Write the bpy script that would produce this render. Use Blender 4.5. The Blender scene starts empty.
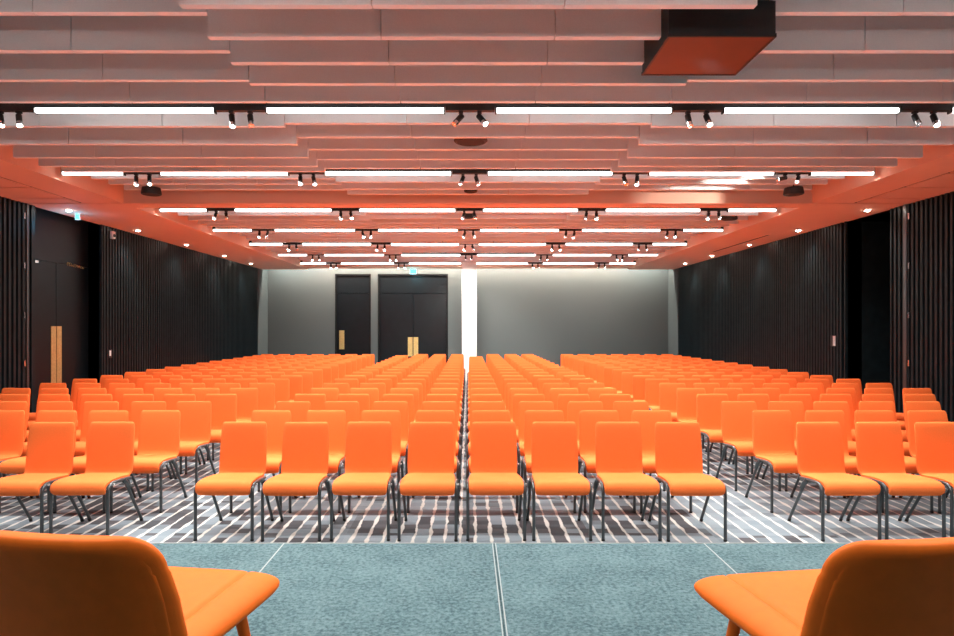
import bpy, bmesh, math, random
from mathutils import Vector, Matrix
random.seed(7)
S = bpy.context.scene
COL = S.collection
PI = math.pi
HC = 1.617                      # eye height above the hall floor

# ------------------------------------------------------------------ materials
def new_mat(name):
    m = bpy.data.materials.new(name); m.use_nodes = True
    nt = m.node_tree; b = nt.nodes['Principled BSDF']
    return m, nt, b

def plain(name, col, rough=.5, metal=0., spec=.5, noise=0., scale=40., bump=0., bscale=200.):
    m, nt, b = new_mat(name)
    b.inputs['Base Color'].default_value = (*col, 1)
    b.inputs['Roughness'].default_value = rough
    b.inputs['Metallic'].default_value = metal
    b.inputs['Specular IOR Level'].default_value = spec
    tc = nt.nodes.new('ShaderNodeTexCoord')
    if noise:
        n = nt.nodes.new('ShaderNodeTexNoise'); n.inputs['Scale'].default_value = scale
        n.inputs['Detail'].default_value = 4
        nt.links.new(tc.outputs['Object'], n.inputs['Vector'])
        r = nt.nodes.new('ShaderNodeValToRGB')
        r.color_ramp.elements[0].position = .3; r.color_ramp.elements[1].position = .7
        r.color_ramp.elements[0].color = (*[c * (1 - noise) for c in col], 1)
        r.color_ramp.elements[1].color = (*[min(1, c * (1 + noise)) for c in col], 1)
        nt.links.new(n.outputs['Fac'], r.inputs['Fac'])
        nt.links.new(r.outputs['Color'], b.inputs['Base Color'])
    if bump:
        n = nt.nodes.new('ShaderNodeTexNoise'); n.inputs['Scale'].default_value = bscale
        nt.links.new(tc.outputs['Object'], n.inputs['Vector'])
        bp = nt.nodes.new('ShaderNodeBump'); bp.inputs['Strength'].default_value = bump
        bp.inputs['Distance'].default_value = .002
        nt.links.new(n.outputs['Fac'], bp.inputs['Height'])
        nt.links.new(bp.outputs['Normal'], b.inputs['Normal'])
    return m

def emis(name, col, s):
    m, nt, b = new_mat(name)
    b.inputs['Base Color'].default_value = (*col, 1)
    b.inputs['Emission Color'].default_value = (*col, 1)
    b.inputs['Emission Strength'].default_value = s
    return m

M = {}
M['fabric'] = plain('orange_fabric', (.97, .20, .045), .85, spec=.2, noise=.05, scale=160, bump=.25, bscale=900)
M['leather'] = plain('orange_leather', (.93, .185, .018), .55, spec=.16, noise=.04, scale=25, bump=.15, bscale=500)
M['leg'] = plain('dark_metal', (.085, .098, .105), .32, metal=.6)
M['black'] = plain('black_plastic', (.012, .012, .013), .5)
M['clip'] = plain('pale_clip', (.6, .6, .62), .35, metal=.3)
M['baffle'] = plain('felt_baffle', (.92, .91, .92), .9, spec=.15, noise=.03, scale=120, bump=.2, bscale=600)
M['soffit'] = plain('bounce_tinted_soffit', (.82, .50, .38), .75, spec=.25, noise=.02, scale=3)  # orange bounce off the chairs is put into this base colour
M['deck'] = plain('dark_void', (.05, .042, .042), .9)
M['slat'] = plain('slat_charcoal', (.010, .0175, .0215), .42, spec=.2, noise=.25, scale=6)
M['back'] = plain('matt_black', (.006, .006, .007), .8, spec=.2)
M['door'] = plain('door_black', (.006, .009, .0115), .35, spec=.22, noise=.15, scale=4)
M['brass'] = plain('brushed_brass', (.62, .50, .21), .36, metal=.6, noise=.12, scale=30)
M['greywall'] = plain('grey_wall_fabric', (.090, .104, .107), .85, spec=.2, noise=.04, scale=60, bump=.1)
M['nearwall'] = plain('warm_grey_paint', (.35, .33, .32), .8, noise=.02, scale=3)
M['white'] = plain('white_paint', (.82, .81, .79), .6, noise=.01, scale=5)
M['box_reflect'] = plain('chair_reflection_brown', (.12, .036, .026), .35, spec=.4, noise=.08, scale=5)  # reddish reflection of the chairs, painted in as an even base colour
M['boxblack'] = plain('box_black', (.012, .022, .026), .4, spec=.4)
M['chrome'] = plain('satin_chrome', (.75, .75, .77), .22, metal=1.)
M['tube'] = emis('tube_light', (1, .965, .93), 1.5)
M['lens'] = emis('spot_lens', (1, .95, .87), 22)
M['dl'] = emis('downlight_lens', (1, .9, .78), 14)
M['exit'] = emis('exit_sign', (.03, .42, .55), 1.6)
M['wash'] = emis('wall_wash', (1, .98, .86), 36)
M['stagetrim'] = plain('pale_edge', (.24, .29, .30), .5)
M['skirt'] = plain('stage_skirt', (.04, .045, .05), .8)

# dark slightly raw stage felt
def stage_mat():
    m, nt, b = new_mat('teal_grey_felt')
    tc = nt.nodes.new('ShaderNodeTexCoord')
    a = nt.nodes.new('ShaderNodeTexNoise'); a.inputs['Scale'].default_value = 50; a.inputs['Detail'].default_value = 6
    a.inputs['Roughness'].default_value = .7
    c = nt.nodes.new('ShaderNodeTexNoise'); c.inputs['Scale'].default_value = 5; c.inputs['Detail'].default_value = 3
    for n in (a, c): nt.links.new(tc.outputs['Object'], n.inputs['Vector'])
    mx = nt.nodes.new('ShaderNodeMath'); mx.operation = 'MULTIPLY_ADD'
    mx.inputs[1].default_value = .22
    nt.links.new(c.outputs['Fac'], mx.inputs[0]); nt.links.new(a.outputs['Fac'], mx.inputs[2])
    r = nt.nodes.new('ShaderNodeValToRGB')
    r.color_ramp.elements[0].position = .45; r.color_ramp.elements[1].position = .78
    r.color_ramp.elements[0].color = (.030, .066, .080, 1); r.color_ramp.elements[1].color = (.135, .215, .24, 1)
    nt.links.new(mx.outputs[0], r.inputs['Fac']); nt.links.new(r.outputs['Color'], b.inputs['Base Color'])
    b.inputs['Roughness'].default_value = .95; b.inputs['Specular IOR Level'].default_value = .15
    bp = nt.nodes.new('ShaderNodeBump'); bp.inputs['Strength'].default_value = .5; bp.inputs['Distance'].default_value = .004
    nt.links.new(a.outputs['Fac'], bp.inputs['Height']); nt.links.new(bp.outputs['Normal'], b.inputs['Normal'])
    return m
M['stage'] = stage_mat()

def carpet_mat():
    m, nt, b = new_mat('striped_carpet')
    N = nt.nodes; L = nt.links
    tc = N.new('ShaderNodeTexCoord')
    sep = N.new('ShaderNodeSeparateXYZ'); L.new(tc.outputs['Object'], sep.inputs[0])
    def math_(op, a, c=None, d=None, clamp=False):
        n = N.new('ShaderNodeMath'); n.operation = op; n.use_clamp = clamp
        for i, v in enumerate((a, c, d)):
            if v is None: continue
            if isinstance(v, (int, float)): n.inputs[i].default_value = v
            else: L.new(v, n.inputs[i])
        return n.outputs[0]
    def noise(vec, scale, detail=2):
        n = N.new('ShaderNodeTexNoise'); n.inputs['Scale'].default_value = scale; n.inputs['Detail'].default_value = detail
        L.new(vec, n.inputs['Vector']); return n.outputs['Fac']
    def comb(x, y, z=0.):
        n = N.new('ShaderNodeCombineXYZ')
        for i, v in enumerate((x, y, z)):
            if isinstance(v, (int, float)): n.inputs[i].default_value = v
            else: L.new(v, n.inputs[i])
        return n.outputs[0]
    X, Y = sep.outputs['X'], sep.outputs['Y']
    P = .118
    wob = noise(comb(X, math_('MULTIPLY', Y, 1.0)), 5.0, 3)
    xs = math_('ADD', math_('DIVIDE', X, P), math_('MULTIPLY', math_('SUBTRACT', wob, .5), .28))
    fr = math_('FRACT', xs)
    dist = math_('ABSOLUTE', math_('SUBTRACT', fr, .5))          # 0 = line centre
    wn = noise(comb(math_('MULTIPLY', math_('FLOOR', xs), 3.7), math_('MULTIPLY', Y, 6.0)), 1.0, 2)
    width = math_('MULTIPLY_ADD', wn, .34, -.045)
    line = math_('MULTIPLY', math_('SUBTRACT', width, dist), 18., clamp=True)
    # the patches between the lines
    wnz = N.new('ShaderNodeTexWhiteNoise'); wnz.noise_dimensions = '2D'
    L.new(comb(math_('FLOOR', math_('ADD', xs, .5)), math_('FLOOR', math_('DIVIDE', Y, .11))), wnz.inputs['Vector'])
    wb = N.new('ShaderNodeTexWhiteNoise'); wb.noise_dimensions = '2D'
    L.new(comb(math_('FLOOR', math_('DIVIDE', X, .95)), math_('FLOOR', math_('DIVIDE', Y, .5))), wb.inputs['Vector'])
    band = wb.outputs['Value']
    pr = math_('ADD', math_('MULTIPLY', wnz.outputs['Value'], .62), math_('MULTIPLY', band, .55))
    cr = N.new('ShaderNodeValToRGB'); cr.color_ramp.interpolation = 'LINEAR'
    e = cr.color_ramp.elements
    e[0].position = .12; e[0].color = (.215, .265, .305, 1)
    e[1].position = 1.05 if False else 1.0; e[1].color = (.055, .06, .07, 1)
    q = e.new(.66); q.color = (.17, .215, .255, 1)
    q = e.new(.8); q.color = (.085, .088, .10, 1)
    L.new(pr, cr.inputs['Fac'])
    fine = noise(tc.outputs['Object'], 300, 2)
    mixl = N.new('ShaderNodeMix'); mixl.data_type = 'RGBA'
    L.new(line, mixl.inputs['Factor']); L.new(cr.outputs['Color'], mixl.inputs['A'])
    mixl.inputs['B'].default_value = (.52, .53, .52, 1)
    mul = N.new('ShaderNodeMix'); mul.data_type = 'RGBA'; mul.blend_type = 'MULTIPLY'; mul.inputs['Factor'].default_value = 1.
    fc = N.new('ShaderNodeValToRGB'); fc.color_ramp.elements[0].color = (.7, .7, .7, 1); fc.color_ramp.elements[1].color = (1.25, 1.25, 1.25, 1)
    L.new(fine, fc.inputs['Fac'])
    L.new(mixl.outputs['Result'], mul.inputs['A']); L.new(fc.outputs['Color'], mul.inputs['B'])
    L.new(mul.outputs['Result'], b.inputs['Base Color'])
    b.inputs['Roughness'].default_value = .95; b.inputs['Specular IOR Level'].default_value = .1
    return m
M['carpet'] = carpet_mat()

# ------------------------------------------------------------------ mesh helpers
def box(bm, x0, x1, y0, y1, z0, z1):
    v = [bm.verts.new(p) for p in ((x0,y0,z0),(x1,y0,z0),(x1,y1,z0),(x0,y1,z0),(x0,y0,z1),(x1,y0,z1),(x1,y1,z1),(x0,y1,z1))]
    for f in ((3,2,1,0),(4,5,6,7),(0,1,5,4),(1,2,6,5),(2,3,7,6),(3,0,4,7)):
        bm.faces.new([v[i] for i in f])

def ring(bm, c, u, v, ru, rv, n, ex=1.):
    out = []
    for i in range(n):
        a = 2 * PI * (i + .5) / n
        ca, sa = math.cos(a), math.sin(a)
        if ex != 1.:
            ca = math.copysign(abs(ca) ** ex, ca); sa = math.copysign(abs(sa) ** ex, sa)
        out.append(bm.verts.new(Vector(c) + Vector(u) * (ca * ru) + Vector(v) * (sa * rv)))
    return out

def bridge(bm, a, b):
    n = len(a)
    for i in range(n):
        bm.faces.new((a[i], a[(i+1) % n], b[(i+1) % n], b[i]))

def tube(bm, pts, r, n=8, cap=True):
    """round tube along a polyline, r a number or a list"""
    pts = [Vector(p) for p in pts]
    rs = r if isinstance(r, (list, tuple)) else [r] * len(pts)
    prev = None; rings = []
    d0 = (pts[1] - pts[0]).normalized()
    u = d0.orthogonal().normalized()
    for i, p in enumerate(pts):
        if i == 0: d = d0
        elif i == len(pts) - 1: d = (pts[-1] - pts[-2]).normalized()
        else: d = ((pts[i] - pts[i-1]).normalized() + (pts[i+1] - pts[i]).normalized()).normalized()
        u = (u - d * u.dot(d)).normalized(); v = d.cross(u)
        rings.append(ring(bm, p, u, v, rs[i], rs[i], n))
        if i: bridge(bm, rings[-2], rings[-1])
    if cap:
        bm.faces.new(list(reversed(rings[0]))); bm.faces.new(rings[-1])

def cyl(bm, c, axis, r, h, n=20, r2=None):
    a = Vector(axis).normalized()
    tube(bm, [Vector(c), Vector(c) + a * h], [r, r if r2 is None else r2], n)

def loft(bm, stations, n=24, ex=.45):
    """stations: (centre, width axis, thickness axis, half width, half thickness)"""
    prev = None; first = None
    for c, u, v, hw, ht in stations:
        rg = ring(bm, c, u, v, hw, ht, n, ex)
        if prev: bridge(bm, prev, rg)
        else: first = rg
        prev = rg
    bm.faces.new(list(reversed(first))); bm.faces.new(prev)

def build(name, bm, mat, parent=None, smooth=False, loc=None):
    bmesh.ops.recalc_face_normals(bm, faces=bm.faces)
    me = bpy.data.meshes.new(name); bm.to_mesh(me); bm.free()
    me.materials.append(M[mat] if isinstance(mat, str) else mat)
    if smooth:
        for p in me.polygons: p.use_smooth = True
        try: me.set_sharp_from_angle(angle=math.radians(50))
        except Exception: pass
    o = bpy.data.objects.new(name, me); COL.objects.link(o)
    if parent: o.parent = parent
    if loc: o.location = loc
    return o

def tag(o, label=None, cat=None, group=None, kind=None):
    if label: o['label'] = label
    if cat: o['category'] = cat
    if group: o['group'] = group
    if kind: o['kind'] = kind
    return o

def empty(name, loc=(0,0,0), rz=0., label=None, cat=None, group=None):
    o = bpy.data.objects.new(name, None); COL.objects.link(o)
    o.empty_display_size = .1
    o.location = loc; o.rotation_euler = (0, 0, rz)
    return tag(o, label, cat, group)

def copy_tree(o, parent=None):
    kids = list(o.children)
    c = o.copy(); COL.objects.link(c)
    if parent is not None: c.parent = parent
    for k in kids: copy_tree(k, c)
    return c

def boxes(name, lst, mat, parent=None, kind=None):
    bm = bmesh.new()
    for b in lst: box(bm, *b)
    o = build(name, bm, mat, parent)
    if kind: o['kind'] = kind
    return o

ORD = ['first','second','third','fourth','fifth','sixth','seventh','eighth','ninth','tenth','eleventh','twelfth',
       'thirteenth','fourteenth','fifteenth','sixteenth','seventeenth','eighteenth','nineteenth','twentieth']

def add_lamp(kind, name, loc, aim, power, col=(1,.93,.83), size=1.2, blend=.6, rad=.05):
    l = bpy.data.lights.new(name, kind); l.energy = power; l.color = col
    if kind == 'SPOT': l.spot_size = size; l.spot_blend = blend; l.shadow_soft_size = rad
    elif kind == 'POINT': l.shadow_soft_size = rad
    o = bpy.data.objects.new(name, l); COL.objects.link(o); o.location = loc
    o.rotation_euler = (Vector(aim)).to_track_quat('-Z', 'Y').to_euler()
    return o
def add_area(name, loc, sx, sy, power, spread=2.55, col=(1,.955,.90)):
    l = bpy.data.lights.new(name, 'AREA'); l.shape = 'RECTANGLE'; l.size = sx; l.size_y = sy
    l.energy = power; l.color = col; l.spread = spread
    o = bpy.data.objects.new(name, l); COL.objects.link(o); o.location = loc
    return o
# ------------------------------------------------------------------ room shell
XW = 6.8; ZS = 3.52; YB = 21.9; YN = -3.0; YR = 20.9; ZC = 4.05; XI = 5.3
boxes('floor', [(-9, 9, YN, YB + .3, -.2, 0)], 'carpet', kind='structure')
boxes('ceiling', [(-9, 9, YN, YB + .3, ZC, ZC + .2)], 'deck', kind='structure')
boxes('wall_near', [(-9, 9, YN - .2, YN, 0, ZC)], 'nearwall', kind='structure')

# left wall: black timber slats on a black backing, a shallow door niche in it
LD = (10.13, 11.98); RD = (10.39, 11.63)
def slat_wall(name, s, niche, depth):
    bm = bmesh.new()
    def bx(xa, xb, *r): box(bm, *( (s*xa, s*xb) if s > 0 else (s*xb, s*xa) ), *r)
    bx(XW + .05, XW + .3, YN, niche[0], 0, ZC)
    bx(XW + .05, XW + .3, niche[1], YR, 0, ZC)
    y = YN + .05
    while y < YR - .05:
        if y + .05 < niche[0] - .005 or y > niche[1] + .03:
            bx(XW, XW + .05, y, y + .052, .0, ZS)
        y += .1
    o = build(name, bm, 'slat')
    o.data.materials.append(M['back'])
    for i, p in enumerate(o.data.polygons):
        if i < 12: p.material_index = 1
    o['kind'] = 'structure'
    return o
slat_wall('wall_left', -1, LD, .25)
slat_wall('wall_right', 1, RD, .9)
# niche linings
boxes('trim_1', [(-XW-.26, -XW, LD[1], LD[1]+.03, 0, ZS), (-XW-.26, -XW, LD[0]-.03, LD[0], 0, ZS)], 'slat', kind='structure')
boxes('trim_2', [(XW, XW+.95, RD[1], RD[1]+.03, 0, ZS), (XW, XW+.95, RD[0]-.03, RD[0], 0, ZS)], 'slat', kind='structure')
# flat jamb strips where the folding wall is parked
boxes('trim_3', [(-XW-.04, -XW+.012, 9.93, 9.965, 0, ZS)], 'leg', kind='structure')
boxes('trim_4', [(XW-.012, XW+.04, 9.99, 10.06, 0, ZS)], 'leg', kind='structure')

# return walls at the far end and the far grey wall with two door openings
boxes('wall_far_left_return', [(-XW-.3, -XW, YR, YB, 0, ZC)], 'greywall', kind='structure')
boxes('wall_far_right_return', [(XW, XW+.3, YR, YB, 0, ZC)], 'greywall', kind='structure')
k = YB / 20.8
D3 = (-4.51, -3.30, 3.42); D4 = (-3.06, -.68, 3.42)
boxes('wall_far', [(-XW, D3[0], YB, YB+.3, 0, ZC), (D3[1], D4[0], YB, YB+.3, 0, ZC), (D4[1], XW, YB, YB+.3, 0, ZC),
                   (D3[0], D3[1], YB, YB+.3, D3[2], ZC), (D4[0], D4[1], YB, YB+.3, D4[2], ZC),
                   (D3[0], D4[1], YB+.12, YB+.3, 0, ZC)], 'greywall', kind='structure')

# doors ------------------------------------------------------------
d = boxes('door_1', [(-XW-.30, -XW-.25, LD[0]-.05, 11.035, 0, 2.71), (-XW-.30, -XW-.25, 11.045, LD[1]+.05, 0, 2.71),
                     (-XW-.30, -XW-.25, LD[0]-.05, LD[1]+.05, 2.72, ZC), (-XW-.36, -XW-.30, LD[0]-.05, LD[1]+.05, 0, ZC)], 'door', kind='structure')
for y0 in (10.90, 11.05):
    boxes('push_plate', [(-XW-.25, -XW-.242, y0, y0+.13, .62, 1.63)], 'brass', d)
boxes('door_closer', [(-XW-.25, -XW-.20, 10.30, 10.52, 2.66, 2.70)], 'chrome', d)
bm = bmesh.new()
yy = 11.36
for i in range(9):            # small gold squiggles above the leaf
    r = .03 - .0015 * i
    pts = [(-XW-.245, yy + r * math.cos(t) * .8, 2.73 + r * math.sin(t) - .004 * i) for t in [i + j * .9 for j in range(6)]]
    tube(bm, pts, .0045, 5); yy += .055
build('gold_squiggle', bm, 'brass', d)
d = boxes('door_2', [(XW+.9, XW+.95, RD[0]-.05, 11.0, 0, 2.1), (XW+.9, XW+.95, 11.01, RD[1]+.05, 0, 2.1),
                     (XW+.9, XW+.95, RD[0]-.05, RD[1]+.05, 2.11, ZC), (XW+.95, XW+1.0, RD[0]-.05, RD[1]+.05, 0, ZC)], 'back', kind='structure')
for nm, D, leaves in (('door_3', D3, 1), ('door_4', D4, 2)):
    x0, x1, zt = D
    fr = .05
    L = []
    w = (x1 - x0 - 2 * fr) / leaves
    for i in range(leaves):
        L.append((x0 + fr + i*w + .006, x0 + fr + (i+1)*w - .006, YB + .06, YB + .11, 0, 2.75))
    L.append((x0 + fr, x1 - fr, YB + .06, YB + .11, 2.765, zt - fr))
    d = boxes(nm, L, 'door', kind='structure')
    boxes('door_frame', [(x0, x0+fr, YB-.015, YB+.12, 0, zt), (x1-fr, x1, YB-.015, YB+.12, 0, zt), (x0+fr, x1-fr, YB-.015, YB+.12, zt-fr, zt),
                         (x0+fr, x1-fr, YB+.11, YB+.12, 0, zt-fr)], 'back', d)
    xs = [x0 + fr + .08] if leaves == 1 else [(x0+x1)/2 - .175, (x0+x1)/2 + .015]
    for x in xs:
        boxes('push_plate', [(x, x + (.17 if leaves == 1 else .16), YB + .045, YB + .06, .86 if leaves == 1 else .62, 1.50 if leaves == 1 else 1.27)], 'brass', d)

# side soffits in panels with open joints, backed by a dark box
SE = 21.35
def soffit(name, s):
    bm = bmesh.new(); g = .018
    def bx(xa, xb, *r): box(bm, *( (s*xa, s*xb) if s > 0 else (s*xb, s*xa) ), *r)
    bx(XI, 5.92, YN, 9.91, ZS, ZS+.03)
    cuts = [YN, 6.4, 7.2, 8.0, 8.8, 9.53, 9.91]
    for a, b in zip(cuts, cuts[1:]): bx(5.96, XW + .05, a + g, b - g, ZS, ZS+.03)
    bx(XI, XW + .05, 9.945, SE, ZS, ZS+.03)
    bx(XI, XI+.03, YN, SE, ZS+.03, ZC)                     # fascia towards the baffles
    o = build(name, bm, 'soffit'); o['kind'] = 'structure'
    b2 = bmesh.new()
    def bx2(xa, xb, *r): box(b2, *( (s*xa, s*xb) if s > 0 else (s*xb, s*xa) ), *r)
    bx2(XI+.03, XW+.05, YN, SE, ZS+.010, ZS+.02)
    build('shadow_gap', b2, 'back', o)
    return o
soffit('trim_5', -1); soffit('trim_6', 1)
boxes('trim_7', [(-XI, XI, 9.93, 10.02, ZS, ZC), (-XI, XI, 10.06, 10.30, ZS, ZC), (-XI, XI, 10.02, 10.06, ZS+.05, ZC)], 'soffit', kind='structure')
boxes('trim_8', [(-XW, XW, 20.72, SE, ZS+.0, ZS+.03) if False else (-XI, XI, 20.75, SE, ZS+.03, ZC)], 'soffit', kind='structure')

# ------------------------------------------------------------------ ceiling baffles
ROWS_L = [3.5, 5.91, 8.33, 10.97, 13.25, 15.45, 17.8, 20.15]
SEGX = [-5.12, -4.2, -3.0, -1.8, -.6, .6, 1.8, 3.0, 4.2, 5.12]
base_side = {4.03: .24, 4.47: .17, 4.90: .09, 5.32: .03, 5.74: .0, 6.35: -.03, 6.81: -.074, 7.28: -.09, 7.71: -.08, 8.14: -.04}
bays = []
bays.append(('in front of the first light row', [2.0, 2.45, 2.88, 3.33]))
def bay(i):
    a, b = ROWS_L[i], ROWS_L[i+1]
    if i == 0: return [3.6, 4.03, 4.47, 4.90, 5.32, 5.74]
    if i == 1: return [6.35, 6.81, 7.28, 7.71, 8.14]
    if i == 2: return [8.78, 9.20, 9.62, 10.76]
    n = 5; st = (b - .17 - a - .42) / (n - 1)
    return [a + .42 + st * j for j in range(n)]
for i in range(7):
    bays.append((('between the %s and %s light rows' % (ORD[i], ORD[i+1])), bay(i)))
bays.append(('behind the last light row', [20.55]))
def side_off(dd):
    for kk, v in base_side.items():
        if abs(kk - dd) < .02: return v
    if dd < 4: return .27
    return .045 * math.sin(dd * 1.35 + 1.1)
def mid_off(dd):
    if dd < 8.5: return 0.
    return .035 * math.sin(dd * 1.9)
for txt, ds in bays:
    for j, dd in enumerate(ds):
        r = empty('ceiling_baffle', (0, dd, ZC), 0,
                  'grey felt ceiling baffle run, %s from the stage %s' % (ORD[j], txt), 'ceiling baffle', 'hanging ceiling baffles')
        for sx in range(9):
            a, b = SEGX[sx], SEGX[sx+1]
            off = side_off(dd) if (b <= -1.79 or a >= 1.79) else mid_off(dd)
            zb = HC + 2.0 + off
            if a >= 1.79 and b < 3.1 and dd in (4.47, 4.90): pass
            pz0, pz1 = zb - ZC, 0.
            if dd in (4.47, 4.90) and (abs(a - .6) < .01 or abs(a - 1.8) < .01):
                # panels cut back around the black hanging box
                lst = [(a + .004, 1.33, -.027, .027, pz0, pz1)] if a < 1 else [(2.1, b - .004, -.027, .027, pz0, pz1)]
            else:
                lst = [(a + .004, b - .004, -.027, .027, pz0, pz1)]
            boxes('panel', lst, 'baffle', r)

# ------------------------------------------------------------------ light rows
GAPC = [-4.2, -2.08, .02, 2.10, 4.18]
SEG = [(-5.24, -4.43), (-3.97, -2.31), (-1.85, -.21), (.25, 1.87), (2.33, 3.95), (4.41, 5.24)]
ZT = HC + 1.985
RN = ['%s light row from the stage' % q for q in ORD[:8]] + ['light row above the stage chairs']
for i, y in enumerate(ROWS_L + [1.1]):
    tr = empty('light_track', (0, y, ZC), 0, 'black lighting track of the %s' % RN[i], 'light track', 'black lighting tracks')
    boxes('rail', [(-5.24, 5.24, -.028, .028, ZT + .035 - ZC, ZT + .08 - ZC)], 'black', tr)
    boxes('hanger', [(x - .01, x + .01, -.01, .01, ZT + .08 - ZC, 0) for x in (-4.2, -2.08, .02, 2.1, 4.18)], 'black', tr)
    for g in GAPC: boxes('gap_cover', [(g - .225, g + .225, -.03, .03, ZT - .008 - ZC, ZT + .04 - ZC)], 'black', tr)
    for j, (a, b) in enumerate(SEG):
        a = max(a, -5.24); b = min(b, 5.24)
        t = empty('linear_light', ((a+b)/2, y, ZT + .034), 0,
                  'glowing white linear light, %s from left in the %s' % (ORD[j], RN[i]), 'ceiling light', 'white linear ceiling lights')
        h = (b - a) / 2
        bm = bmesh.new()
        tube(bm, [(-h + .012, 0, -.034), (h - .012, 0, -.034)], .024, 12)
        build('diffuser', bm, 'tube', t, True)
        boxes('housing', [(-h + .012, h - .012, -.018, .018, -.014, .001)], 'black', t)
        add_area('tube_beam', ((a+b)/2, y, ZT - .0275), b - a - .04, .03, (7.8 if i < 8 else 3.6) * (b - a) / 1.64)
        boxes('end_cap', [(-h, -h + .012, -.03, .03, -.062, .001), (h - .012, h, -.03, .03, -.062, .001)], 'black', t)

# spotlights: a pair in every gap of the track
def make_spot():
    r = empty('track_spotlight')
    bm = bmesh.new(); tube(bm, [(0,0,0), (0,0,-.045)], .009, 8); box(bm, -.02, .02, -.02, .02, -.02, 0)
    build('mount', bm, 'black', r)
    bm = bmesh.new()
    tube(bm, [(0,0,.02), (0,0,.016), (0,0,-.075)], [.018, .026, .026], 14)
    h = build('lamp_head', bm, 'black', r, True, (0, 0, -.05))
    bm = bmesh.new()
    tube(bm, [(0,0,-.075), (0,0,-.112), (0,0,-.112), (0,0,-.08)], [.0275, .0275, .023, .023], 14, cap=False)
    build('chrome_rim', bm, 'chrome', h, True)['label'] = 'bright chrome front ring'
    bm = bmesh.new(); tube(bm, [(0,0,-.076), (0,0,-.106)], .0225, 14)
    build('lens', bm, 'lens', h, True)
    return r
spot0 = make_spot(); used = False
PAIRN = ['left', 'right']
GN = ['leftmost', 'second', 'middle', 'fourth', 'rightmost']
SPOT_POWER = 26.
for i, y in enumerate(ROWS_L):
    for g, gx in enumerate(GAPC):
        for s in (0, 1):
            sp = spot0 if not used else copy_tree(spot0)
            used = True
            x = gx + (-.085 if s == 0 else .085)
            sp.location = (x, y, ZT - .0085)
            tilt = random.uniform(.35, .6)                      # towards the stage
            if g == 2: side = (-.75 if s == 0 else .6) if i == 1 else (-.3 if s == 0 else .25)
            elif g in (0, 1): side = random.uniform(.1, .6) if i < 2 else random.uniform(-.15, .35)
            else: side = random.uniform(-.1, .15) if i < 2 else random.uniform(-.35, .15)
            aim = Vector((math.sin(side), -math.sin(tilt), -math.cos(tilt))).normalized()
            special = (i == 2 and g == 4)
            if special: aim = Vector((-.9, .25, -.18)).normalized() if s == 0 else Vector((-.4, -.5, -.5)).normalized()
            if i == 6 and g == 2: aim = Vector((.05 if s == 0 else -.05, .80, -.60)).normalized()
            if special and s == 0: aim = Vector((-.42, .9, .0)).normalized()
            hd = [c for c in sp.children if c.name.startswith('lamp_head')][0]
            hd.rotation_euler = aim.to_track_quat('-Z', 'Y').to_euler()
            tag(sp, 'black track spotlight, %s of the %s pair, %s light row from the stage' % (PAIRN[s], GN[g], ORD[i]),
                'spotlight', 'track spotlights between the linear lights')
            p = Vector((x, y, ZT - .0085 - .05)) + aim * .118
            add_lamp('SPOT', 'spot_beam', p, aim, SPOT_POWER * (1.0 if special and s == 0 else 3. if (i == 6 and g == 2) else random.uniform(.6, 1.3)) * (.5 if i == 0 else 1), size=1.25 if not special else .8)

# soffit downlights
def make_dl():
    r = empty('downlight')
    bm = bmesh.new(); tube(bm, [(0,0,.0), (0,0,-.006), (0,0,-.006), (0,0,.0)], [.055, .052, .042, .042], 20, cap=False)
    build('trim_ring', bm, 'white', r, True)
    bm = bmesh.new(); tube(bm, [(0,0,-.001), (0,0,-.012), (0,0,-.022)], [.041, .038, .022], 20); build('lens', bm, 'dl', r)
    return r
dl0 = make_dl(); first = True
for s in (-1, 1):
    for j, y in enumerate([10.5, 12.7, 14.9, 17.2, 19.3]):
        o = dl0 if first else copy_tree(dl0); first = False
        o.location = (s * 6.5, y, ZS)
        tag(o, 'small round downlight in the salmon-tinted soffit by the %s wall, %s from the stage' % ('left' if s < 0 else 'right', ORD[j]), 'downlight', 'soffit downlights')
        add_lamp('SPOT', 'downlight_beam', (s * 6.5, y, ZS - .03), (s*.12, 0, -1), 14, size=1.7, blend=.9)
# slot diffuser in the right soffit
t = empty('air_slot', (6.2, 14.8, ZS), 0, 'long narrow dark air slot in the salmon-tinted soffit by the right wall', 'air vent')
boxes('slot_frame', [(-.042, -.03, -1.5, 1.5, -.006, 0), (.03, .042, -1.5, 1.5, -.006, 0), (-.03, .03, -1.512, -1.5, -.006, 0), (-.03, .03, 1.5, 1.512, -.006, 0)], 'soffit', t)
boxes('slot', [(-.03, .03, -1.5, 1.5, -.004, 0)], 'back', t)

# wall washer hidden in the slot in front of the far wall
t = empty('wall_washer', (0, 21.45, 3.93), 0, 'concealed strip light in the ceiling slot washing the far grey wall', 'ceiling light')
boxes('housing', [(-6.7, 6.7, -.04, .04, .0, .12)], 'white', t)
boxes('diffuser', [(-6.68, 6.68, -.03, .03, -.015, 0)], 'wash', t)

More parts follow.
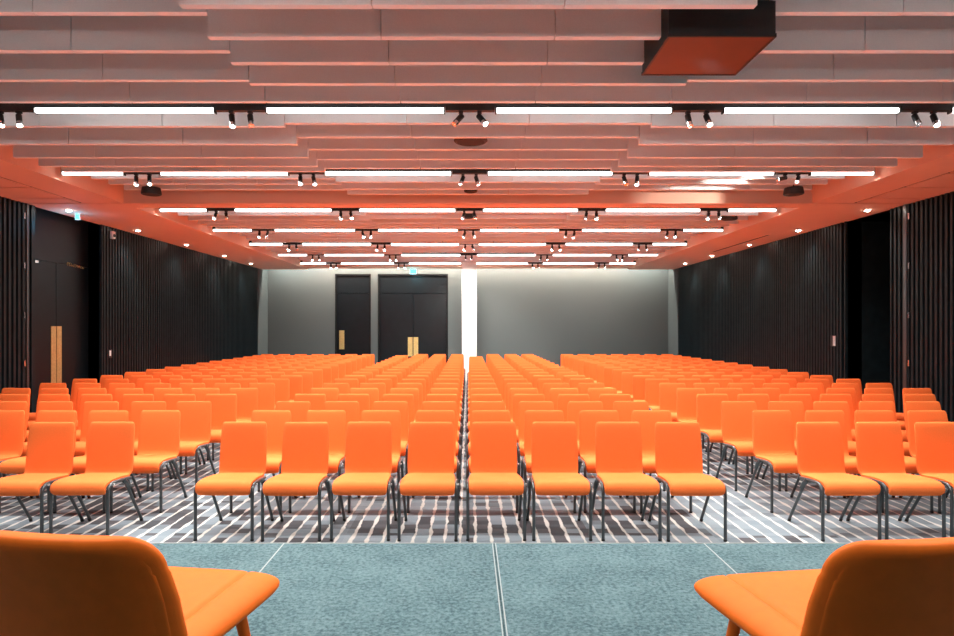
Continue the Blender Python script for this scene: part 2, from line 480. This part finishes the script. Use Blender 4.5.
# round black speakers hung between the baffles
def speaker(x, y, r, z, label):
    t = empty('ceiling_speaker', (x, y, z), 0, label, 'speaker', 'round ceiling speakers')
    bm = bmesh.new(); tube(bm, [(0,0,.0), (0,0,.012), (0,0,.10)], [r*.93, r, r*.9], 28); build('body', bm, 'black', t, True)
    bm = bmesh.new(); tube(bm, [(0,0,-.004), (0,0,.001)], r*.82, 28); build('grille', bm, 'deck', t)
    bm = bmesh.new(); tube(bm, [(0,0,.10), (0,0,ZC - z)], .008, 6); build('hanger', bm, 'black', t)
speaker(.03, 7.045, .185, HC + 2.02, 'round dark speaker between baffles just behind the second light row')
speaker(-3.43, 7.94, .15, HC + 2.0, 'round dark speaker left of centre behind the third row of baffles')
speaker(3.3, 7.94, .15, HC + 2.0, 'round dark speaker right of centre behind the third row of baffles')
speaker(-4.62, 9.41, .14, HC + 1.93, 'round dark speaker near the left soffit behind the third light row')
speaker(4.75, 9.41, .14, HC + 1.93, 'round dark speaker near the right soffit behind the third light row')
speaker(.04, 9.41, .1, HC + 1.97, 'small round dark speaker on the centre line behind the third light row')
speaker(.0, 11.6, .1, HC + 1.96, 'small round dark speaker on the centre line behind the fourth light row')
speaker(4.7, 11.6, .14, HC + 1.93, 'round dark speaker near the right soffit behind the fourth light row')

# black hanging box (projector lift)
t = empty('projector_lift', (1.71, 4.67, HC + 1.955), 0, 'large black box hanging among the ceiling baffles with a brown-tinted underside', 'projector box')
bm = bmesh.new(); box(bm, -.36, .36, -.33, .33, .02, .24); build('casing', bm, 'boxblack', t)
bm = bmesh.new(); box(bm, -.35, .35, -.32, .32, .0, .02); build('underside_panel', bm, 'box_reflect', t)
boxes('underside_edge', [(-.365, .365, -.335, -.32, -.004, .02), (-.365, .365, .32, .335, -.004, .02), (-.365, -.35, -.32, .32, -.004, .02), (.35, .365, -.32, .32, -.004, .02)], 'boxblack', t)
boxes('drop_rod', [(-.2, -.17, -.015, .015, .24, ZC - HC - 1.955), (.17, .2, -.015, .015, .24, ZC - HC - 1.955)], 'boxblack', t)

# exit signs
def exit_sign(loc, rz, label, w=.30, h=.1):
    t = empty('exit_sign', loc, rz, label, 'exit sign')
    boxes('housing', [(-w/2, w/2, -.02, .02, -h, .0)], 'white', t)
    boxes('lit_panel', [(-w/2+.012, w/2-.012, -.026, -.02, -h+.01, -.012), (-w/2+.012, w/2-.012, .02, .026, -h+.01, -.012)], 'exit', t)
exit_sign((-6.56, 10.85, ZS), 0, 'glowing blue-green exit sign under the soffit in front of the left double door', .08, .10)
exit_sign((-1.80, 21.2, ZS), 0, 'glowing blue-green exit sign above the far double door', .22, .16)
add_lamp('POINT', 'exit_glow', (-6.6, 10.7, 3.3), (0,0,-1), 1.0, (.12,.6,1), rad=.08)
add_lamp('POINT', 'exit_glow', (-1.83, 21.1, 3.3), (0,0,-1), 1.5, (.25,.85,1), rad=.08)

# wall devices
t = empty('wall_sensor', (-XW, 12.3, 3.37), 0, 'small white sensor high on the black slatted left wall', 'sensor')
boxes('body', [(0, .05, -.05, .05, -.07, .07)], 'white', t)
bm = bmesh.new(); cyl(bm, (.05, 0, -.01), (1,0,0), .03, .012, 16); build('lens', bm, 'black', t)
t = empty('wall_switch', (-XW, 12.25, 1.12), 0, 'small white and black switch on the slatted left wall beside the door', 'switch')
boxes('back_plate', [(0, .012, -.06, .06, -.09, .07)], 'black', t); boxes('rocker', [(.012, .022, -.05, .0, -.05, .05)], 'white', t)
t = empty('wall_control', (XW, 11.95, 1.36), 0, 'upright pale control panel on the slatted right wall beside the opening', 'control panel')
boxes('back_plate', [(-.012, 0, -.05, .14, -.1, .1)], 'black', t); boxes('screen', [(-.024, -.012, -.045, .03, -.09, .09)], 'clip', t)
for s, nm, yy0 in ((-1, 'left', 9.87), (1, 'right', 9.93)):
    for j, z in enumerate((.3, 1.06, 1.8, 2.56, 3.32)):
        bm = bmesh.new(); x = s * (XW - .015)
        tube(bm, [(0, 0, -.045), (0, 0, .045)], .013, 10)
        o = build('door_hinge', bm, 'chrome', None, True, (x, yy0, z))
        tag(o, 'steel hinge on the slatted %s wall, %s up from the floor' % (nm, ORD[j]), 'hinge', 'hinges on the %s slatted wall' % nm)

# white column
t = empty('column', (.04, 19.75, 0), 0, 'bright white square column standing at the end of the centre line', 'column')
boxes('shaft', [(-.215, .215, -.2, .2, .0, ZC)], 'white', t)
boxes('corner_strip', [(-.222, -.20, -.207, -.19, 0, ZC), (.20, .222, -.207, -.19, 0, ZC), (-.075, -.065, -.206, -.2, 0, ZC), (.065, .075, -.206, -.2, 0, ZC)], 'white', t)

# ------------------------------------------------------------------ stage
ZST = .36; YF = 3.75
st = empty('stage', (0, 0, 0), 0, 'low stage covered in mottled teal grey carpet in front of the rows', 'stage')
xs = [.151 + 1.22 * i for i in range(-5, 5)]
for a, b in zip(xs, xs[1:]):
    for y0, y1 in ((1.31, YF), (-1.13, 1.305)):
        bm = bmesh.new(); box(bm, a + .001, b - .001, y0, y1 - .004, ZST - .05, ZST)
        bmesh.ops.bevel(bm, geom=[e for e in bm.edges], offset=.003, segments=1, affect='EDGES')
        build('deck_panel', bm, 'stage', st)
boxes('joint_strip', [(x - .0035, x + .0035, -1.13, YF - .004, ZST - .0005, ZST + .0008) for x in xs[1:-1] if abs(x - .151) > .1], 'stagetrim', st)
boxes('front_edge', [(xs[0], xs[-1], YF - .004, YF + .006, ZST - .05, ZST + .001)], 'stagetrim', st)
boxes('skirt', [(xs[0] + .02, xs[-1] - .02, -1.1, YF - .02, 0, ZST - .05)], 'skirt', st)
# second pale line of the centre joint
boxes('centre_joint', [(.151 + .0065, .151 + .0115, -1.13, YF - .004, ZST - .001, ZST + .0012), (.151 - .0115, .151 - .0065, -1.13, YF - .004, ZST - .001, ZST + .0012)], 'stagetrim', st)

# ------------------------------------------------------------------ audience chair
U = (1, 0, 0)
def shell_stations(path, thick):
    """path: list of (y, z, half width, thickness scale); returns stations normal to the path"""
    out = []
    for i, (y, z, hw, ts) in enumerate(path):
        a = path[max(0, i-1)]; b = path[min(len(path)-1, i+1)]
        dv = Vector((0, b[0]-a[0], b[1]-a[1])).normalized()
        nv = Vector((0, -dv.z, dv.y))
        out.append(((0, y, z), U, nv, hw, thick * ts))
    return out
SEATP = [(.012,.350,.186,.35), (.002,.356,.198,.8), (-.012,.373,.205,1), (-.018,.394,.207,1.1), (-.008,.415,.208,1.15), (.02,.428,.208,1.15),
         (.07,.433,.207,1.1), (.15,.433,.204,1.0), (.24,.426,.199,1.0), (.32,.417,.196,1.0), (.365,.414,.191,.9)]
BACKP = [(.358,.415,.188,.9), (.385,.420,.186,1.0), (.402,.436,.190,1.0), (.411,.47,.192,1.0), (.418,.53,.192,1.0), (.425,.60,.191,1.0), (.434,.68,.189,1.0),
         (.444,.75,.187,1.0), (.452,.79,.185,.95), (.457,.816,.180,.85), (.459,.827,.173,.65), (.460,.833,.162,.3)]
def seat_bm(n=20):
    bm = bmesh.new(); loft(bm, shell_stations(SEATP if n > 12 else SEATP[::2], .020), n, .42); return bm
def back_bm(n=20):
    bm = bmesh.new(); loft(bm, shell_stations(BACKP if n > 12 else BACKP[::2] + [BACKP[-1]], .016), n, .42); return bm
LW = .215
def front_leg(bm, s, n=8):
    x = s * LW
    tube(bm, [(x, 0, .012), (x, 0, .33), (x, .004, .375), (x, .02, .405), (x, .05, .420), (x*.99, .10, .422), (x*.96, .22, .412), (x*.92, .36, .396)], .0125, n)
def rear_leg(bm, s, n=8):
    x = s * LW
    tube(bm, [(x*.98, .235, .405), (x, .27, .37), (x, .30, .33)], .019, n)
    tube(bm, [(x, .27, .36), (x, .506, .014)], .0125, n)
def make_chair(full=True):
    r = empty('banquet_chair')
    build('seat', seat_bm(20 if full else 12), 'fabric', r, True)
    build('backrest', back_bm(20 if full else 12), 'fabric', r, True)
    if full:
        for s in (-1, 1):
            bm = bmesh.new(); front_leg(bm, s); lg = build('leg', bm, 'leg', r, True)
            bm = bmesh.new(); cyl(bm, (s*LW, 0, 0), (0,0,1), .0135, .014, 8); build('foot_cap', bm, 'black', lg)
        for s in (-1, 1):
            bm = bmesh.new(); rear_leg(bm, s); lg = build('leg', bm, 'leg', r, True)
            bm = bmesh.new(); tube(bm, [(s*LW, .508, 0), (s*LW, .495, .025)], .0135, 8); build('foot_cap', bm, 'black', lg)
        bm = bmesh.new()
        tube(bm, [(-LW*.97, .10, .408), (LW*.97, .10, .408)], .009, 6); tube(bm, [(-LW*.94, .27, .402), (LW*.94, .27, .402)], .009, 6)
        build('cross_bar', bm, 'leg', r, True)
        bm = bmesh.new(); box(bm, .213, .236, .045, .065, .407, .419)
        build('link_clip', bm, 'clip', r)['label'] = 'pale metal linking clip'
    else:
        bm = bmesh.new()
        for s in (-1, 1): front_leg(bm, s, 5); rear_leg(bm, s, 5)
        tube(bm, [(-LW*.97, .10, .408), (LW*.97, .10, .408)], .009, 4)
        for s in (-1, 1): box(bm, s*LW-.012, s*LW+.012, -.012, .012, 0, .013); box(bm, s*LW-.012, s*LW+.012, .495, .519, 0, .016)
        build('frame', bm, 'leg', r, True)
    return r
full0 = make_chair(True); lite0 = make_chair(False)

CEN = [-1.845, -1.333, -.818, -.304, .211, .717, 1.234, 1.725]
cols = [('left block', [-(2.885 + .487 * i) for i in range(7)][::-1]),
        ('centre block', CEN), ('right block', [2.86 + .483 * i for i in range(7)])]
slots = []
for n in range(19):
    dy = 4.87 + .74 * n
    for bn, cx in cols:
        for ci, x in enumerate(cx):
            if bn == 'centre block' and ((n == 18 and ci == 0) or (n >= 17 and ci == 4)): continue
            if n == 0 and bn == 'right block': x += .035
            if n == 0 and bn == 'left block': x -= .055
            if abs(x) - .25 > .742 * (dy - .0): continue          # wholly beyond the photo's edge
            slots.append((n, bn, ci, x, dy, len(cx)))
slots.sort(key=lambda s: (s[0], abs(s[3])))
ind, rest = slots[:300], slots[300:]
def where(n, bn, ci, m):
    rowt = 'first row' if n == 0 else '%s row' % ORD[n]
    if bn == 'centre block':
        if ci < 4: return '%s of the centre block, %s left of the centre gap' % (rowt, ORD[3 - ci])
        return '%s of the centre block, %s right of the centre gap' % (rowt, ORD[ci - 4])
    kf = (m - 1 - ci) if bn == 'left block' else ci
    return '%s of the %s, %s from the aisle' % (rowt, bn, ORD[kf])
uf = ul = False
for n, bn, ci, x, dy, m in ind:
    jx, jy, jr = random.uniform(-.004, .004), random.uniform(-.012, .012), random.uniform(-.007, .007)
    if n < 7:
        o = full0 if not uf else copy_tree(full0); uf = True
    else:
        o = lite0 if not ul else copy_tree(lite0); ul = True
    o.location = (x + jx, dy + jy, 0); o.rotation_euler = (0, 0, jr)
    tag(o, 'orange chair, ' + where(n, bn, ci, m), 'chair', 'orange audience chairs in rows')
# the rows beyond
tmp = bmesh.new()
mats = ['fabric', 'leg']
parts = [(seat_bm(10), 0), (back_bm(10), 0)]
bmf = bmesh.new()
for s in (-1, 1): front_leg(bmf, s, 4); rear_leg(bmf, s, 4)
parts.append((bmf, 1))
verts, faces, mi = [], [], []
for n, bn, ci, x, dy, m in rest:
    for pb, mid in parts:
        base = len(verts); pb.verts.ensure_lookup_table(); pb.verts.index_update()
        for v in pb.verts: verts.append((v.co.x + x, v.co.y + dy, max(0., v.co.z)))
        for f in pb.faces: faces.append([base + v.index for v in f.verts]); mi.append(mid)
tmp.free()
me = bpy.data.meshes.new('banquet_chairs'); me.from_pydata(verts, [], faces)
bmx = bmesh.new(); bmx.from_mesh(me); bmesh.ops.recalc_face_normals(bmx, faces=bmx.faces); bmx.to_mesh(me); bmx.free()
for q in mats: me.materials.append(M[q])
for p, q in zip(me.polygons, mi): p.material_index = q; p.use_smooth = True
o = bpy.data.objects.new('banquet_chairs', me); COL.objects.link(o)
tag(o, 'orange chairs packed in the farthest rows before the grey wall', 'chairs', kind='stuff')

# ------------------------------------------------------------------ stage chairs
def stage_chair(label, loc, rz):
    r = empty('lounge_chair', loc, rz, label, 'chair', 'orange chairs on the stage')
    # local frame: +Y is where the chair faces, seat rear edge at y = 0
    NX = 110
    def srow(bm, y, zt, hw, th, round_):
        pts = []
        for i in range(NX + 1):                           # top, left to right
            t = -1 + 2 * i / NX
            x = hw * math.sin(t * PI / 2) if abs(t) > .86 else hw * t / .86 * math.sin(.86 * PI / 2)
            e = max(0., 1 - abs(x / hw) ** 7) ** .5
            g = .0065 * math.exp(-((abs(x) - hw * .66) / .007) ** 2)
            pts.append((x, y, zt - th / 2 + th / 2 * e * round_ - g * round_ + .012 * (abs(x) / hw) ** 2 * 0))
        for i in range(NX - 1, 0, -1):                    # underside
            t = -1 + 2 * i / NX
            x = hw * math.sin(t * PI / 2) if abs(t) > .86 else hw * t / .86 * math.sin(.86 * PI / 2)
            e = max(0., 1 - abs(x / hw) ** 3) ** .5
            pts.append((x, y, zt - th / 2 - th * .55 * e * round_))
        return [bm.verts.new(p) for p in pts]
    bm = bmesh.new(); rows = []
    prof = [(-.02,.455,.265,.07,.7), (.0,.46,.27,.08,1), (.12,.468,.282,.085,1), (.25,.476,.297,.09,1), (.36,.482,.310,.09,1),
            (.45,.483,.315,.088,1), (.49,.480,.312,.08,1), (.512,.472,.304,.066,.95), (.524,.461,.291,.05,.8), (.529,.448,.275,.03,.5)]
    for y, zt, hw, th, q in prof: rows.append(srow(bm, y, zt, hw, th, q))
    for a, b in zip(rows, rows[1:]): bridge(bm, a, b)
    bm.faces.new(rows[0]); bm.faces.new(rows[-1])
    build('seat', bm, 'leather', r, True)
    # backrest, a thick padded slab curving back and wrapping forward at its sides
    def back(bm, path, thick, curve, n=48, ex=.6, inset=0.):
        prev = None; first = None
        for (y, z, hw, ts) in path:
            rg = []
            for i in range(n):
                a = 2 * PI * (i + .5) / n
                ca, sa = math.cos(a), math.sin(a)
                ca = math.copysign(abs(ca) ** ex, ca); sa = math.copysign(abs(sa) ** .8, sa)
                x = ca * hw
                yy_ = y + curve * (x / .27) ** 2 + sa * thick * ts
                rg.append(bm.verts.new((x, yy_, z)))
            if prev: bridge(bm, prev, rg)
            else: first = rg
            prev = rg
        bm.faces.new(list(reversed(first))); bm.faces.new(prev)
    T = .766; RR = .085
    path = [(.01,.36,.275,.5), (.0,.375,.285,.85), (-.005,.40,.29,1), (-.02,.50,.288,1), (-.04,.60,.280,1), (-.058,.67,.270,1)]
    for q in range(0, 9):
        ph = q / 8 * PI / 2
        z = T - RR + RR * math.sin(ph)
        hw = .265 - RR + RR * math.cos(ph)
        ts = (1, 1, .99, .97, .93, .85, .72, .52, .18)[q]
        path.append((-.058 - (z - .67) * .26, z, hw, ts))
    bm = bmesh.new(); back(bm, path, .034, .035); build('backrest', bm, 'leather', r, True)
    # separate rear upholstery panel, its edge a few centimetres inside the rim
    T2 = T - .022; R2 = .068
    p2 = [(.0,.40,.268,.6), (-.02,.50,.266,1), (-.04,.60,.259,1), (-.058,.67,.250,1)]
    for q in range(0, 7):
        ph = q / 6 * PI / 2
        z = T2 - R2 + R2 * math.sin(ph)
        hw = .245 - R2 + R2 * math.cos(ph)
        p2.append((-.058 - (z - .67) * .26, z, hw, 1.0 if q < 5 else (.8, .3)[q - 5]))
    p2 = [(y - .017, z, hw, ts) for y, z, hw, ts in p2]
    bm = bmesh.new(); back(bm, p2, .013, .035); build('rear_panel', bm, 'leather', r, True)
    for sx, sy in ((-1,0), (1,0), (-1,1), (1,1)):
        bm = bmesh.new()
        top = (sx * .22, .06 + .34 * sy, .41); bot = (sx * (.265 if sy == 0 else .285), -.02 + .47 * sy, .006)
        tube(bm, [bot, top], [.011, .019], 12); build('leg', bm, 'leather', r, True)
    return r
stage_chair('orange leather chair on the stage at the lower left, seen from behind', (-.975, 1.60, ZST), -math.radians(8))
stage_chair('orange leather chair on the stage at the lower right, seen from behind', (1.085, 1.57, ZST), math.radians(8))

# ------------------------------------------------------------------ world, camera, view
w = bpy.data.worlds.new('World'); S.world = w; w.use_nodes = True
w.node_tree.nodes['Background'].inputs[0].default_value = (.5, .5, .55, 1)
w.node_tree.nodes['Background'].inputs[1].default_value = .0
cam = bpy.data.cameras.new('Camera'); co = bpy.data.objects.new('Camera', cam); COL.objects.link(co)
co.location = (0, 0, HC); co.rotation_euler = (PI / 2, 0, 0)
cam.sensor_width = 36; cam.lens = 645 * 36 / 954
cam.shift_x = 9 / 954; cam.shift_y = 9 / 954
cam.clip_start = .02; cam.clip_end = 100
S.camera = co
vs = S.view_settings
vs.view_transform = 'Standard'; vs.look = 'None'; vs.gamma = 1; vs.use_curve_mapping = False
vs.exposure = 2.3
